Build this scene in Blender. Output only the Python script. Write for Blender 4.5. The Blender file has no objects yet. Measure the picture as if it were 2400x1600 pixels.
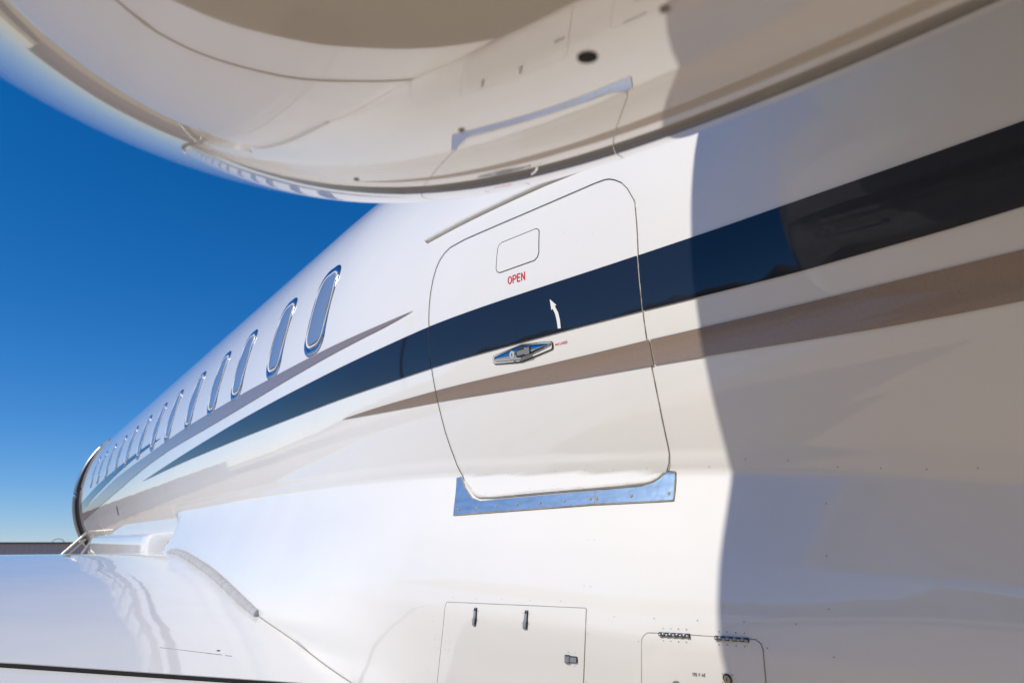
import bpy, bmesh, math, random
import numpy as np
from mathutils import Matrix, Vector
random.seed(7); rng = np.random.default_rng(7)
scene = bpy.context.scene

# ------------------------------------------------------------------ camera, sky, sun
# Aircraft frame: X aft, Y to starboard, Z up, origin at the photographer's eye.  The jet
# stands 2 degrees nose-up on the apron, so the whole frame is turned by TILT about Y.
EYE = 1.53
TILT = math.radians(2.0)
M3 = Matrix.Rotation(TILT, 3, 'Y')            # -X (nose) goes up
PITCH, YAW = math.radians(16.1816), math.radians(35.9261)
hd = Vector((-math.cos(YAW), math.sin(YAW), 0)); rt = Vector((math.sin(YAW), math.cos(YAW), 0)); zz = Vector((0, 0, 1))
fwd = hd * math.cos(PITCH) + zz * math.sin(PITCH); upv = -hd * math.sin(PITCH) + zz * math.cos(PITCH)
cam = bpy.data.cameras.new('camera'); cam.lens = 24.0; cam.sensor_width = 36.0
cam.clip_start = 0.02; cam.clip_end = 6000
cam.dof.use_dof = True; cam.dof.focus_distance = 1.95; cam.dof.aperture_fstop = 5.0
camo = bpy.data.objects.new('camera', cam); scene.collection.objects.link(camo)
R3 = Matrix((rt, upv, -fwd)).transposed()
camo.matrix_world = Matrix.Translation((0, 0, EYE)) @ (M3 @ R3).to_4x4()
scene.camera = camo

SUN_EL = math.radians(39.0); SUN_AZ = math.radians(-3.0)     # sun close to the port beam of the jet (-Y), a touch aft
world = bpy.data.worlds.new('World'); scene.world = world; world.use_nodes = True
nt = world.node_tree; nt.nodes.clear()
sky = nt.nodes.new('ShaderNodeTexSky'); sky.sky_type = 'NISHITA'; sky.sun_disc = False
sky.sun_elevation = SUN_EL; sky.sun_rotation = math.radians(180.0) + SUN_AZ
sky.altitude = 200; sky.air_density = 1.0; sky.dust_density = 0.0; sky.ozone_density = 9.0
hsv = nt.nodes.new('ShaderNodeHueSaturation'); hsv.inputs['Saturation'].default_value = 1.22
bg = nt.nodes.new('ShaderNodeBackground'); bg.inputs['Strength'].default_value = 0.124
wo = nt.nodes.new('ShaderNodeOutputWorld')
tint = nt.nodes.new('ShaderNodeVectorMath'); tint.operation = 'MULTIPLY'; tint.inputs[1].default_value = (1.10, .945, .985)   # the camera's white balance
nt.links.new(sky.outputs[0], hsv.inputs['Color']); nt.links.new(hsv.outputs[0], tint.inputs[0]); nt.links.new(tint.outputs[0], bg.inputs[0]); nt.links.new(bg.outputs[0], wo.inputs[0])
sl = bpy.data.lights.new('sun', 'SUN'); sl.energy = 3.5; sl.angle = math.radians(0.5); sl.color = (1.0, 0.925, 0.80)
so = bpy.data.objects.new('sun', sl); scene.collection.objects.link(so)
sdir = M3 @ Vector((math.sin(SUN_AZ)*math.cos(SUN_EL), math.cos(SUN_AZ)*math.cos(SUN_EL), -math.sin(SUN_EL)))     # the way the light travels
so.rotation_euler = sdir.to_track_quat('-Z', 'Y').to_euler(); so.location = (0, -30, 40)
vs = scene.view_settings; vs.view_transform = 'Standard'; vs.look = 'None'; vs.exposure = 0.0; vs.gamma = 1.0
vs.use_curve_mapping = False
scene.cycles.max_bounces = 10; scene.cycles.glossy_bounces = 6; scene.cycles.diffuse_bounces = 5
scene.cycles.use_denoising = True; scene.cycles.sample_clamp_indirect = 6.0

# ------------------------------------------------------------------ the jet's shape
def smooth(t):
    t=np.clip(t,0,1); return t*t*(3-2*t)
def hermite(xs,ys):
    xs=np.array(xs,float); ys=np.array(ys,float)
    d=np.diff(ys)/np.diff(xs); m=np.zeros(len(xs)); m[0]=d[0]; m[-1]=d[-1]
    for i in range(1,len(xs)-1):
        m[i]=0 if d[i-1]*d[i]<=0 else 2*d[i-1]*d[i]/(d[i-1]+d[i])
    def f(x):
        x=np.clip(np.asarray(x,float),xs[0],xs[-1]); i=np.clip(np.searchsorted(xs,x)-1,0,len(xs)-2)
        h=xs[i+1]-xs[i]; t=(x-xs[i])/h
        return ys[i]*(1+2*t)*(1-t)**2+h*m[i]*t*(1-t)**2+ys[i+1]*t*t*(3-2*t)+h*m[i+1]*t*t*(t-1)
    return f
YC=2.27
NX=[-17.8,-17.5,-17.0,-16.0,-14.8,-13.4,-12.0,-3.2,-2.6,-1.8,-1.03,-.5,0,1.5,3,5,7]
NW=[.02,.38,.64,.98,1.22,1.34,1.345,1.345,1.336,1.275,1.15,1.082,1.03,.86,.62,.34,.08]
NB=[.02,.34,.60,.98,1.24,1.34,1.345,1.345,1.34,1.29,1.225,1.17,1.12,.98,.8,.55,.15]
NZ=[.30,.32,.36,.52,.66,.715,.72,.72,.715,.675,.645,.635,.63,.66,.76,.95,1.15]
fw=hermite(NX,NW); fb=hermite(NX,NB); fz=hermite(NX,NZ)
def tube(x,z):
    """port side of the round fuselage: y at station x, height z"""
    q=np.clip((z-fz(x))/fb(x),-.9999,.9999)
    return YC-fw(x)*np.sqrt(1-q*q)
ZT,ZK=.186,.134   # fairing flange top and the crease under it, at the baggage door
fq=hermite([-.62,-.615,-.60,-.57,-.53,-.49,-.45,-.40,-.30,-.237,-.19,-.129,-.05,-.009,.076,.134],
           [2.2,1.4,.80,.42,.22,.13,.085,.060,.030,.012,.001,-.002,.004,.012,.033,.051])
fe=hermite([-20,-6,-4,-3,-2,-1.2,0,8],[.035,.035,.035,.033,.024,.009,0,0])
fs=hermite([-6,-3.5,-2.2,-1.89,-1.58,-1.34,-1.08,-.92,-.75,-.637,-.507,-.427,0,1.2,3],
           [.062,.070,.061,.055,.038,.028,.013,.003,-.010,-.020,-.034,-.045,-.078,-.11,-.12])
ftw=hermite([-20,-1.15,-.95,-.45,0,1.0,3],[0,0,.05,.30,.42,.46,.46])
def crease(x): return ZK+fs(x)
def fairing(x,z):
    """belly fairing: lies on the tube down to the crease, then swells outwards"""
    x=np.asarray(x,float); z=np.asarray(z,float)
    tx=tube(x,z)
    z0=z; z=z-fs(x)*smooth((z+.45)/.5)
    t0=tx-.003*smooth((ZT-z)/.03)*smooth((x+5.76)/.4)
    base=YC-fw(x)+fq(z)-fe(x)*smooth((ZK-z)/.16)
    tk=tube(x,crease(x))-.003; k=YC-fw(x)+.051
    base=base+(tk-k)*smooth((z+.26)/(ZK+.26))
    low=YC-fw(x)-fe(x); b2=low+(tk-low)*smooth((z+.30)/(ZK+.30))
    wf=smooth((-1.7-x)/1.3)*smooth((z+.38)/.10); base=base*(1-wf)+b2*wf
    base=base+ftw(x)*np.clip(ZK-z,0,.5)   # twists under towards the tail
    base=tube(x,np.clip(z0,-.6,3))*(1-smooth((x+5.76)/.4))+base*smooth((x+5.76)/.4)
    return np.where(z>=ZK,t0,base)
def side(x,z):
    x=np.asarray(x,float); z=np.asarray(z,float)
    return np.where(z>=ZT+fs(x),tube(x,z),np.where(x>-5.76,fairing(x,z),tube(x,z)))
def side_map(x,z,off=0.):
    """points and unit normals on the port side, lifted by off"""
    e=2e-3
    y=side(x,z); yx=(side(x+e,z)-side(x-e,z))/(2*e); yz=(side(x,z+e)-side(x,z-e))/(2*e)
    n=np.stack([yx,-np.ones_like(y),yz],-1); n/=np.linalg.norm(n,axis=-1,keepdims=True)
    return np.stack([x,y,z],-1)+off*n, n
NP=[-0.8336, 0.1453, 1.0301, 0.0166, -0.0435, 0.5631, 0.7315, 0.8961, 0.9302, 0.0968, -0.0032]
def nac_r(s):
    r0,rm,L,ss,k,q=NP[5:]
    s=np.asarray(s,float)
    r=np.where(s<L, r0+(rm-r0)*np.sqrt(np.clip(1-(1-np.clip(s/L,0,1))**2,0,1)), rm)
    a=np.clip(s-ss,0,None)
    return r-k*a*smooth(a/.5+.35)-q*a*a
def nac_map(s,a,off=0.):
    e=1e-3
    def P(s,a):
        r=nac_r(s); return np.stack([NP[0]+s,NP[1]+NP[3]*s+r*np.cos(a),NP[2]+NP[4]*s+r*np.sin(a)],-1)
    s=np.asarray(s,float); a=np.asarray(a,float)
    p=P(s,a); ts=P(s+e,a)-P(np.maximum(s-e,1e-5),a); ta=P(s,a+e)-P(s,a-e)
    n=np.cross(ts,ta); n/=np.linalg.norm(n,axis=-1,keepdims=True)
    rad=np.stack([np.zeros_like(s),np.cos(a),np.sin(a)],-1)
    n=np.where((np.sum(n*rad,-1)<0)[...,None],-n,n)
    return p+off*n,n
def wing_z(x,y):
    fz0=hermite([-7.4,-7.0,-6.6,-6,-5,-4,-3,-2.36,-1.6,-1.2],[-.5,-.33,-.2,-.12,-.083,-.15,-.29,-.42,-.575,-.66])
    o=np.clip(.9-np.asarray(y,float),-.5,30)
    xx=np.asarray(x,float)-.0*o
    return fz0(xx)+np.minimum(o,1.2)*.055*smooth((xx+4.6)/2.2)+np.clip(o-1.2,0,30)*.03
# outlines on the skin: (station, height) on the port side, (depth behind the lip, angle) on the nacelle
DOOR=[(-1.7622, 0.1922), (-1.7832, 0.2892), (-1.7953, 0.4076), (-1.8085, 0.5172), (-1.8133, 0.6296), (-1.8174, 0.7323), (-1.8056, 0.8274), (-1.7794, 0.8768), (-1.727, 0.8993), (-1.4999, 0.8966), (-1.2582, 0.8978), (-1.1506, 0.8979), (-1.1187, 0.889), (-1.0751, 0.8542), (-1.0422, 0.7918), (-1.0344, 0.7153), (-1.0344, 0.6416), (-1.0339, 0.5759), (-1.0363, 0.5026), (-1.037, 0.4209), (-1.0377, 0.3219), (-1.0444, 0.2261), (-1.0499, 0.1739), (-1.0706, 0.1467), (-1.0917, 0.1256), (-1.128, 0.1194), (-1.2635, 0.1171), (-1.4405, 0.1129), (-1.6329, 0.1068), (-1.6742, 0.1208), (-1.7313, 0.157)]
SCUFF_L=[(-1.7788, 0.1766), (-1.7182, 0.0672), (-1.2458, 0.0813), (-1.2541, 0.1118), (-1.4378, 0.1072), (-1.6357, 0.101), (-1.675, 0.1116), (-1.7285, 0.1469), (-1.7606, 0.1777)]
SCUFF_R=[(-1.2519, 0.1117), (-1.1273, 0.1155), (-1.0956, 0.124), (-1.065, 0.15), (-1.047, 0.1471), (-1.0388, 0.0831), (-1.2433, 0.0812)]
FLAP=[(-1.4971, 0.8292), (-1.3667, 0.8294), (-1.3582, 0.8246), (-1.3537, 0.8172), (-1.349, 0.7511), (-1.3534, 0.7386), (-1.3635, 0.7317), (-1.4952, 0.7327), (-1.5055, 0.7389), (-1.5103, 0.7485), (-1.5115, 0.7834), (-1.5113, 0.8139), (-1.5065, 0.8251)]
OPEN=[(-1.4606, 0.6876), (-1.3962, 0.6838), (-1.4614, 0.7098), (-1.3968, 0.7081)]
ARROW=[(-1.288, 0.521), (-1.2893, 0.5425), (-1.2931, 0.5621), (-1.2997, 0.5762), (-1.3042, 0.5741), (-1.3075, 0.6043), (-1.2869, 0.5837), (-1.2919, 0.5818), (-1.2825, 0.5623), (-1.2788, 0.5421), (-1.2785, 0.5201)]
HANDLE_OUT=[(-1.5293, 0.4905), (-1.5263, 0.4936), (-1.5209, 0.4948), (-1.4216, 0.5058), (-1.4121, 0.5058), (-1.3178, 0.4946), (-1.313, 0.4921), (-1.3108, 0.4874), (-1.3119, 0.4756), (-1.3146, 0.4727), (-1.3199, 0.4715), (-1.4146, 0.4588), (-1.4258, 0.4578), (-1.5214, 0.4693), (-1.527, 0.4722), (-1.53, 0.4782)]
HANDLE_IN=[(-1.5237, 0.4876), (-1.5179, 0.4915), (-1.422, 0.5029), (-1.4126, 0.5025), (-1.3185, 0.4901), (-1.3143, 0.487), (-1.3149, 0.4825), (-1.4183, 0.4647), (-1.4247, 0.4647), (-1.5187, 0.4752), (-1.524, 0.4796)]
LOCK=[(-1.4472, 0.4822), (-1.4455, 0.4933), (-1.4381, 0.4805)]
TRIGGER=[(-1.4315, 0.4868), (-1.4273, 0.4938), (-1.4183, 0.4956), (-1.3812, 0.4926), (-1.3821, 0.4716), (-1.4033, 0.4702), (-1.4293, 0.4703), (-1.4325, 0.475)]
TRIGGER2=[(-1.427, 0.4847), (-1.4226, 0.4875), (-1.4006, 0.4874), (-1.3999, 0.492), (-1.3823, 0.4904), (-1.3834, 0.473), (-1.3998, 0.4725), (-1.4, 0.4761), (-1.4246, 0.4748), (-1.4279, 0.479)]
DASH=[(-1.3052, 0.484), (-1.2973, 0.484), (-1.2977, 0.4812), (-1.3057, 0.4813)]
CLOSED=[(-1.2958, 0.4793), (-1.2662, 0.4792), (-1.2949, 0.4854), (-1.2653, 0.4852)]
GUTTER=[(-1.8943, 0.9722), (-1.7425, 0.9746), (-1.6255, 0.9757), (-1.4864, 0.9773), (-1.3605, 0.9771), (-1.2435, 0.971), (-1.1612, 0.9661)]
HATCH_A=[(-1.6768, -0.1663), (-1.6705, -0.1585), (-1.5647, -0.1553), (-1.4686, -0.1526), (-1.3799, -0.1501), (-1.2973, -0.1478), (-1.2196, -0.1456)]
HATCH_R=[(-1.2172, -0.1472), (-1.2184, -0.1729), (-1.2222, -0.1987), (-1.2295, -0.2251), (-1.2376, -0.2516), (-1.2467, -0.2784), (-1.2558, -0.3053)]
HATCH_L=[(-1.7667, -0.373), (-1.7491, -0.3376), (-1.7329, -0.3027), (-1.7165, -0.268), (-1.7005, -0.2336), (-1.6868, -0.1997)]
LATCH1=[(-1.5626, -0.1668), (-1.5552, -0.1664), (-1.5591, -0.1877), (-1.5595, -0.1904), (-1.5657, -0.2073), (-1.5748, -0.2077), (-1.5687, -0.1902), (-1.5671, -0.1883)]
LATCH2=[(-1.3927, -0.1623), (-1.3854, -0.1618), (-1.3879, -0.1837), (-1.3874, -0.1853), (-1.3922, -0.2015), (-1.4026, -0.2014), (-1.3979, -0.1853), (-1.3966, -0.184)]
LATCH3=[(-1.2887, -0.2498), (-1.2756, -0.2492), (-1.2757, -0.2511), (-1.2562, -0.2502), (-1.2593, -0.2609), (-1.2788, -0.2618), (-1.2803, -0.2635), (-1.2939, -0.2643)]
POWER=[(-1.1013, -0.2849), (-1.0929, -0.2557), (-1.0857, -0.2268), (-1.0793, -0.1981), (-1.074, -0.1899), (-1.0644, -0.1836), (-1.0386, -0.1822), (-0.923, -0.1788), (-0.8578, -0.1783), (-0.8474, -0.1784), (-0.8392, -0.1845), (-0.8368, -0.1949), (-0.8394, -0.2152), (-0.8431, -0.2345), (-0.8469, -0.2539)]
HINGE1=[(-1.0379, -0.1838), (-0.9727, -0.1816)]
HINGE2=[(-0.9225, -0.181), (-0.8593, -0.18)]
VAC=[(-0.9846, -0.2562), (-0.9574, -0.2546), (-0.9831, -0.2499), (-0.9557, -0.2487)]
KEY=[(-0.915, -0.2529), (-0.9124, -0.2438), (-0.9077, -0.2521)]
RIV=[(-1.6462, -0.1456), (-1.5591, -0.1441), (-1.4708, -0.1405), (-1.3805, -0.1387), (-1.2884, -0.1346), (-1.5696, -0.1732), (-1.5499, -0.1728), (-1.5767, -0.1958), (-1.5557, -0.1951), (-1.4007, -0.1683), (-1.3797, -0.168), (-1.4052, -0.1905), (-1.3838, -0.1904), (-1.2139, -0.1976), (-1.2453, -0.3005), (-1.2782, -0.2421), (-1.2593, -0.2415), (-1.287, -0.2705), (-1.2685, -0.2699), (-1.7386, -0.2581), (-1.7221, -0.2571), (-1.6958, -0.2588), (-1.68, -0.2587), (-1.749, -0.2797), (-1.7325, -0.2791), (-1.7058, -0.2798), (-1.6895, -0.2794), (-1.7353, -0.2117), (-1.7981, -0.3433), (-1.7221, 0.1853), (-1.6469, 0.1809), (-1.5625, 0.1783), (-1.4851, 0.1746), (-1.3913, 0.1711), (-1.2974, 0.1674), (-1.2116, 0.1636), (-1.1174, 0.1595), (-1.7916, 0.1317), (-1.628, 0.1248), (-1.5494, 0.1273), (-1.4686, 0.1296), (-1.3878, 0.1324), (-0.96, 0.1524), (-0.8727, 0.1608), (-0.785, 0.1515), (-0.696, 0.1325), (-0.6223, 0.1252), (-0.5504, 0.1181), (-0.4753, 0.1148), (-0.7219, 0.0652), (-0.7193, -0.0284), (-0.7182, -0.1179), (-0.7203, -0.1959), (-0.774, -0.1462), (-1.0487, -0.1547), (-0.9561, -0.1521), (-0.8653, -0.1492), (-1.0291, -0.1719), (-1.0128, -0.1712), (-0.9965, -0.1708), (-0.9798, -0.1704), (-1.0309, -0.1948), (-1.0146, -0.1946), (-0.9982, -0.1943), (-0.9817, -0.1935), (-0.9146, -0.1692), (-0.8986, -0.1689), (-0.8825, -0.1688), (-0.8665, -0.1686), (-0.9166, -0.1923), (-0.9004, -0.1919), (-0.8842, -0.192), (-0.8683, -0.1917), (-1.087, -0.2011), (-0.8282, -0.191), (-0.9228, -0.2451), (-0.9041, -0.2453), (-0.9264, -0.2603), (-0.9071, -0.2605), (-1.2349, -0.0008), (-1.2177, -0.0008), (-1.2261, -0.0995), (-1.2081, -0.1001), (-1.1425, -0.1575), (-1.2625, 0.7825), (-1.2214, 0.7416), (-1.169, 0.7461)]
SCREW=[(-1.7046, 0.0806), (-1.6348, 0.0823), (-1.5617, 0.0849), (-1.4886, 0.0876), (-1.412, 0.089), (-1.3349, 0.091), (-1.2592, 0.0934), (-1.241, 0.0932), (-1.147, 0.0953), (-1.0513, 0.0972)]
N_HOLE=[(0.567, -1.4352), (0.57, -1.4286), (0.564, -1.431)]
N_HOLE2=[(0.628, -1.4333), (0.629, -1.4303)]
N_DOT=[(0.428, -1.4397), (0.43, -1.4365), (0.251, -1.4504), (0.253, -1.4473)]
BRACKET=[(-2.6422, -0.3512), (-2.5347, -0.3853), (-2.5951, -0.4384), (-2.6718, -0.446), (-2.7418, -0.423)]
WLINE=[(-2.6405, 0.4899), (-2.556, 0.666), (-2.5501, 0.675), (-2.5412, 0.6939), (-2.5956, 0.6632)]

# ------------------------------------------------------------------ materials
def mat(name, col, rough=0.5, metal=0.0, spec=0.5, coat=0.0):
    m = bpy.data.materials.new(name); m.use_nodes = True
    b = m.node_tree.nodes['Principled BSDF']
    b.inputs['Base Color'].default_value = (*col, 1); b.inputs['Roughness'].default_value = rough
    b.inputs['Metallic'].default_value = metal; b.inputs['Specular IOR Level'].default_value = spec
    b.inputs['Coat Weight'].default_value = coat; b.inputs['Coat Roughness'].default_value = 0.02
    return m
def N(m, t): return m.node_tree.nodes.new(t)
def L(m, a, b): m.node_tree.links.new(a, b)
def noise(m, scale, detail=2.0, rough=0.5, stretch=None):
    tc = N(m, 'ShaderNodeTexCoord'); n = N(m, 'ShaderNodeTexNoise')
    n.inputs['Scale'].default_value = scale; n.inputs['Detail'].default_value = detail; n.inputs['Roughness'].default_value = rough
    if stretch:
        mp = N(m, 'ShaderNodeMapping'); mp.inputs['Scale'].default_value = stretch
        L(m, tc.outputs['Object'], mp.inputs[0]); L(m, mp.outputs[0], n.inputs['Vector'])
    else: L(m, tc.outputs['Object'], n.inputs['Vector'])
    return n
def waviness(m, layers):
    """gentle skin waviness: (scale, height in metres, stretch) layers"""
    prev = None
    for sc, h, st in layers:
        n = noise(m, sc, 1.0, 0.4, st)
        b = N(m, 'ShaderNodeBump'); b.inputs['Strength'].default_value = 1.0; b.inputs['Distance'].default_value = h
        L(m, n.outputs[0], b.inputs['Height'])
        if prev: L(m, prev.outputs[0], b.inputs['Normal'])
        prev = b
    bs = m.node_tree.nodes['Principled BSDF']
    L(m, prev.outputs[0], bs.inputs['Normal'])
    if bs.inputs['Coat Weight'].default_value > 0: L(m, prev.outputs[0], bs.inputs['Coat Normal'])
def mottle(m, col, amt, scale, detail=3.0, stretch=None):
    n = noise(m, scale, detail, 0.6, stretch)
    r = N(m, 'ShaderNodeMapRange'); r.inputs['From Min'].default_value = 0.3; r.inputs['From Max'].default_value = 0.7
    r.inputs['To Min'].default_value = 1 - amt; r.inputs['To Max'].default_value = 1 + amt
    L(m, n.outputs[0], r.inputs['Value'])
    mx = N(m, 'ShaderNodeVectorMath'); mx.operation = 'SCALE'; mx.inputs[0].default_value = col
    L(m, r.outputs[0], mx.inputs['Scale']); L(m, mx.outputs[0], m.node_tree.nodes['Principled BSDF'].inputs['Base Color'])
    return m
WAVE = [(1.6, 0.0022, None), (6.0, 0.00035, None)]
m_white = mottle(mat('white_paint', (.81, .805, .788), .05, 0, .5, .5), (.81, .805, .788), .012, 2.5); waviness(m_white, WAVE)
m_fair = mottle(mat('white_fairing_paint', (.81, .805, .788), .05, 0, .5, .25), (.81, .805, .788), .014, 3.0); waviness(m_fair, [(1.3, .003, (1, 1, 1)), (7, .0004, None)])
m_nac = mottle(mat('nacelle_bounce_tinted_white', (.80, .765, .715), .06, 0, .5, 1.0), (.80, .765, .715), .012, 5.0); waviness(m_nac, [(2.2, .0016, None), (11, .00022, None)])  # white paint with the apron's warm bounce light tinted into its colour
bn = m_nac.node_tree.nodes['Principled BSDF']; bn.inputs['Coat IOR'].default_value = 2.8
m_wing = mottle(mat('wing_white_paint', (.82, .805, .775), .05, 0, .5, .2), (.82, .805, .775), .015, 4.0); waviness(m_wing, [(2.5, .0026, (.6, 1.6, 1)), (9, .0007, (1.0, .8, 1))])
for m_ in (m_white, m_fair, m_wing): m_.node_tree.nodes['Principled BSDF'].inputs['Coat IOR'].default_value = 1.6
m_navy = mat('navy_paint', (.013, .018, .030), .03, 0, .5); waviness(m_navy, WAVE)
m_taupe = mottle(mat('taupe_metallic_paint', (.31, .235, .185), .24, .2, .5, .7), (.31, .235, .185), .06, 260, 2); waviness(m_taupe, WAVE)
m_gap = mat('dark_joint', (.035, .034, .033), .7)
m_seam = mat('grey_seam', (.27, .265, .255), .6)
m_seal = mottle(mat('grey_rubber_seal', (.44, .44, .43), .55), (.44, .44, .43), .12, 20)
m_gutter = mottle(mat('pale_grey_gutter', (.68, .67, .63), .35), (.68, .67, .63), .08, 25)
m_chrome = mat('polished_metal', (.55, .555, .56), .07, 1.0)
m_bright = mat('window_frame_metal', (.50, .57, .70), .16, 1.0)
m_whiteseal = mat('white_window_seal', (.74, .74, .73), .5)
m_glass = mat('tinted_acrylic', (.17, .24, .38), .05, 0, .8)
m_reveal = mat('window_reveal_grey', (.34, .36, .39), .25, 0, .6)
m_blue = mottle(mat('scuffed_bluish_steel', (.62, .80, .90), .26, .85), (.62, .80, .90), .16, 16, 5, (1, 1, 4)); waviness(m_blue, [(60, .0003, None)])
m_steel = mottle(mat('dull_steel', (.42, .43, .44), .32, .9), (.42, .43, .44), .15, 90)
m_brown = mottle(mat('weathered_sealant', (.30, .28, .24), .7), (.30, .28, .24), .25, 60)
m_red = mat('red_lettering', (.62, .025, .018), .25)
m_black = mat('black_lettering', (.02, .02, .022), .3)
m_wlet = mat('white_lettering', (.85, .85, .84), .25)
m_rivet = mat('rivet_grey', (.26, .26, .26), .5)  # the rivet heads' own dark grey
m_lock = mat('pale_lock_metal', (.62, .63, .62), .35, .3)
m_rail = mat('pale_rail_metal', (.78, .74, .66), .3, .3)
m_dark = mat('dark_interior', (.02, .018, .016), .8)
m_rubber = mat('tyre_rubber', (.03, .03, .03), .8)
m_jamb = mat('door_jamb_grey', (.22, .22, .22), .4)

# ------------------------------------------------------------------ builders
P0 = np.array([-8.0, YC, -EYE])
def obj(name, V, F, m, parent=None, normals=None, smooth=True, world=False, mi=None):
    V = np.asarray(V, float)
    if not world: V = V - P0
    me = bpy.data.meshes.new(name); me.from_pydata(V.tolist(), [], [list(map(int, f)) for f in F])
    for k in (m if isinstance(m, list) else [m]): me.materials.append(k)
    if mi is not None: me.polygons.foreach_set('material_index', mi)
    me.polygons.foreach_set('use_smooth', [smooth] * len(me.polygons))
    me.update()
    if normals is not None: me.normals_split_custom_set_from_vertices(np.asarray(normals, float).tolist())
    o = bpy.data.objects.new(name, me); scene.collection.objects.link(o)
    if parent is not None: o.parent = parent
    return o
def grid_faces(nu, nv, wrap=False, flip=False):
    F = []
    for i in range(nu - 1):
        for j in range(nv if wrap else nv - 1):
            a, b, c, d = i*nv + j, i*nv + (j+1) % nv, (i+1)*nv + (j+1) % nv, (i+1)*nv + j
            F.append((d, c, b, a) if flip else (a, b, c, d))
    return F
def poly_mesh(poly, su, sv):
    """triangulated polygon in the surface's own 2-D coordinates, cut to steps su, sv"""
    bm = bmesh.new(); vs = [bm.verts.new((u, v, 0)) for u, v in poly]
    f = bm.faces.new(vs); bmesh.ops.triangulate(bm, faces=[f])
    P = np.array(poly)
    for ax, st in ((0, su), (1, sv)):
        if not st: continue
        lo, hi = P[:, ax].min(), P[:, ax].max()
        for c in np.arange(math.ceil(lo/st)*st, hi, st):
            no = (1, 0, 0) if ax == 0 else (0, 1, 0); co = (c, 0, 0) if ax == 0 else (0, c, 0)
            bmesh.ops.bisect_plane(bm, geom=bm.verts[:] + bm.edges[:] + bm.faces[:], dist=1e-7, plane_co=co, plane_no=no)
    bm.verts.index_update()
    UV = np.array([v.co[:2] for v in bm.verts]); F = [[v.index for v in f.verts] for f in bm.faces]
    B = []
    for e in bm.edges:
        if len(e.link_faces) == 1:
            l = e.link_loops[0]; B.append((l.vert.index, l.link_loop_next.vert.index))
    bm.free(); return UV, F, B
def facing(V, F, n):
    """turn the faces to the normals' side"""
    out = []
    for f in F:
        a = np.cross(V[f[1]] - V[f[0]], V[f[2]] - V[f[0]])
        out.append(f if np.dot(a, n[f[0]]) >= 0 else f[::-1])
    return out
def patch(name, poly, m, parent, mapfn=None, off=.002, thick=.002, su=.04, sv=.03, dome=None, custom=True):
    mapfn = mapfn or side_map
    UV, F, B = poly_mesh(poly, su, sv)
    o = off if dome is None else off + dome(UV)
    if dome is not None:
        V0, Nn = mapfn(UV[:, 0], UV[:, 1], 0.); V = V0 + Nn*np.asarray(o)[:, None]
    else: V, Nn = mapfn(UV[:, 0], UV[:, 1], off)
    F = facing(V, F, Nn)
    Nall = Nn
    if thick:
        V2, N2 = mapfn(UV[:, 0], UV[:, 1], off - thick)
        idx = sorted({i for e in B for i in e}); k = {v: len(V) + 2*q for q, v in enumerate(idx)}
        ext = []; 
        for v in idx: ext += [V[v], V2[v]]
        nf = [(k[a], k[a]+1, k[b]+1, k[b]) for a, b in B]
        V = np.vstack([V, ext]); F = list(F) + nf
        # skirt normals point along the edge's outward side; let Blender work them out
        Nall = np.vstack([Nn, np.zeros((len(ext), 3))])
        cen = V[:len(UV)].mean(0)
        for q, v in enumerate(idx):
            d = V[v] - cen; d = d - Nn[v]*np.dot(d, Nn[v]); d /= (np.linalg.norm(d) + 1e-9)
            Nall[len(UV) + 2*q] = Nn[v]; Nall[len(UV) + 2*q + 1] = Nn[v]
    return obj(name, V, F, m, parent, Nall if (custom and dome is None) else None)
def resample(pts, step, closed=False):
    P = np.array(pts, float)
    if closed: P = np.vstack([P, P[:1]])
    out = []
    for a, b in zip(P[:-1], P[1:]):
        n = max(1, int(math.ceil(np.linalg.norm(b - a)/step)))
        out += [a + (b - a)*i/n for i in range(n)]
    if not closed: out.append(P[-1])
    return np.array(out)
def chaikin(pts, n=2, closed=False):
    P = np.array(pts, float)
    for _ in range(n):
        Q = np.vstack([P, P[:1]]) if closed else P
        a = Q[:-1]*.75 + Q[1:]*.25; b = Q[:-1]*.25 + Q[1:]*.75
        R = np.empty((2*len(a), P.shape[1])); R[0::2] = a; R[1::2] = b
        P = R if closed else np.vstack([P[:1], R, P[-1:]])
    return P
def ribbon(name, pts, w, m, parent, mapfn=None, off=.004, step=.03, closed=False, crown=.0015, scale=(1., 1.)):
    """a thin raised bead lying on the surface along a line"""
    mapfn = mapfn or side_map
    P = resample(pts, step, closed); n = len(P)
    S = np.array(scale)
    Q = P*S
    if closed: T = np.roll(Q, -1, 0) - np.roll(Q, 1, 0)
    else: T = np.gradient(Q, axis=0)
    T /= (np.linalg.norm(T, axis=1, keepdims=True) + 1e-12)
    Nn = np.stack([-T[:, 1], T[:, 0]], -1)
    ww = np.broadcast_to(np.asarray(w, float), (n,))[:, None]
    V = []; NN = []
    for k, (lat, h) in enumerate(((-.5, -.0015), (-.5, 0), (0, crown), (.5, 0), (.5, -.0015))):
        uv = (Q + Nn*ww*lat)/S
        p, nn = mapfn(uv[:, 0], uv[:, 1], 0.); p = p + nn*(off + h); V.append(p); NN.append(nn)
    V = np.stack(V, 1).reshape(-1, 3); NN = np.stack(NN, 1).reshape(-1, 3)
    F = []
    for i in range(n if closed else n - 1):
        j = (i + 1) % n
        for k in range(4): F.append((i*5 + k, i*5 + k + 1, j*5 + k + 1, j*5 + k))
    F = facing(V, F, NN)
    return obj(name, V, F, m, parent)
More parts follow.
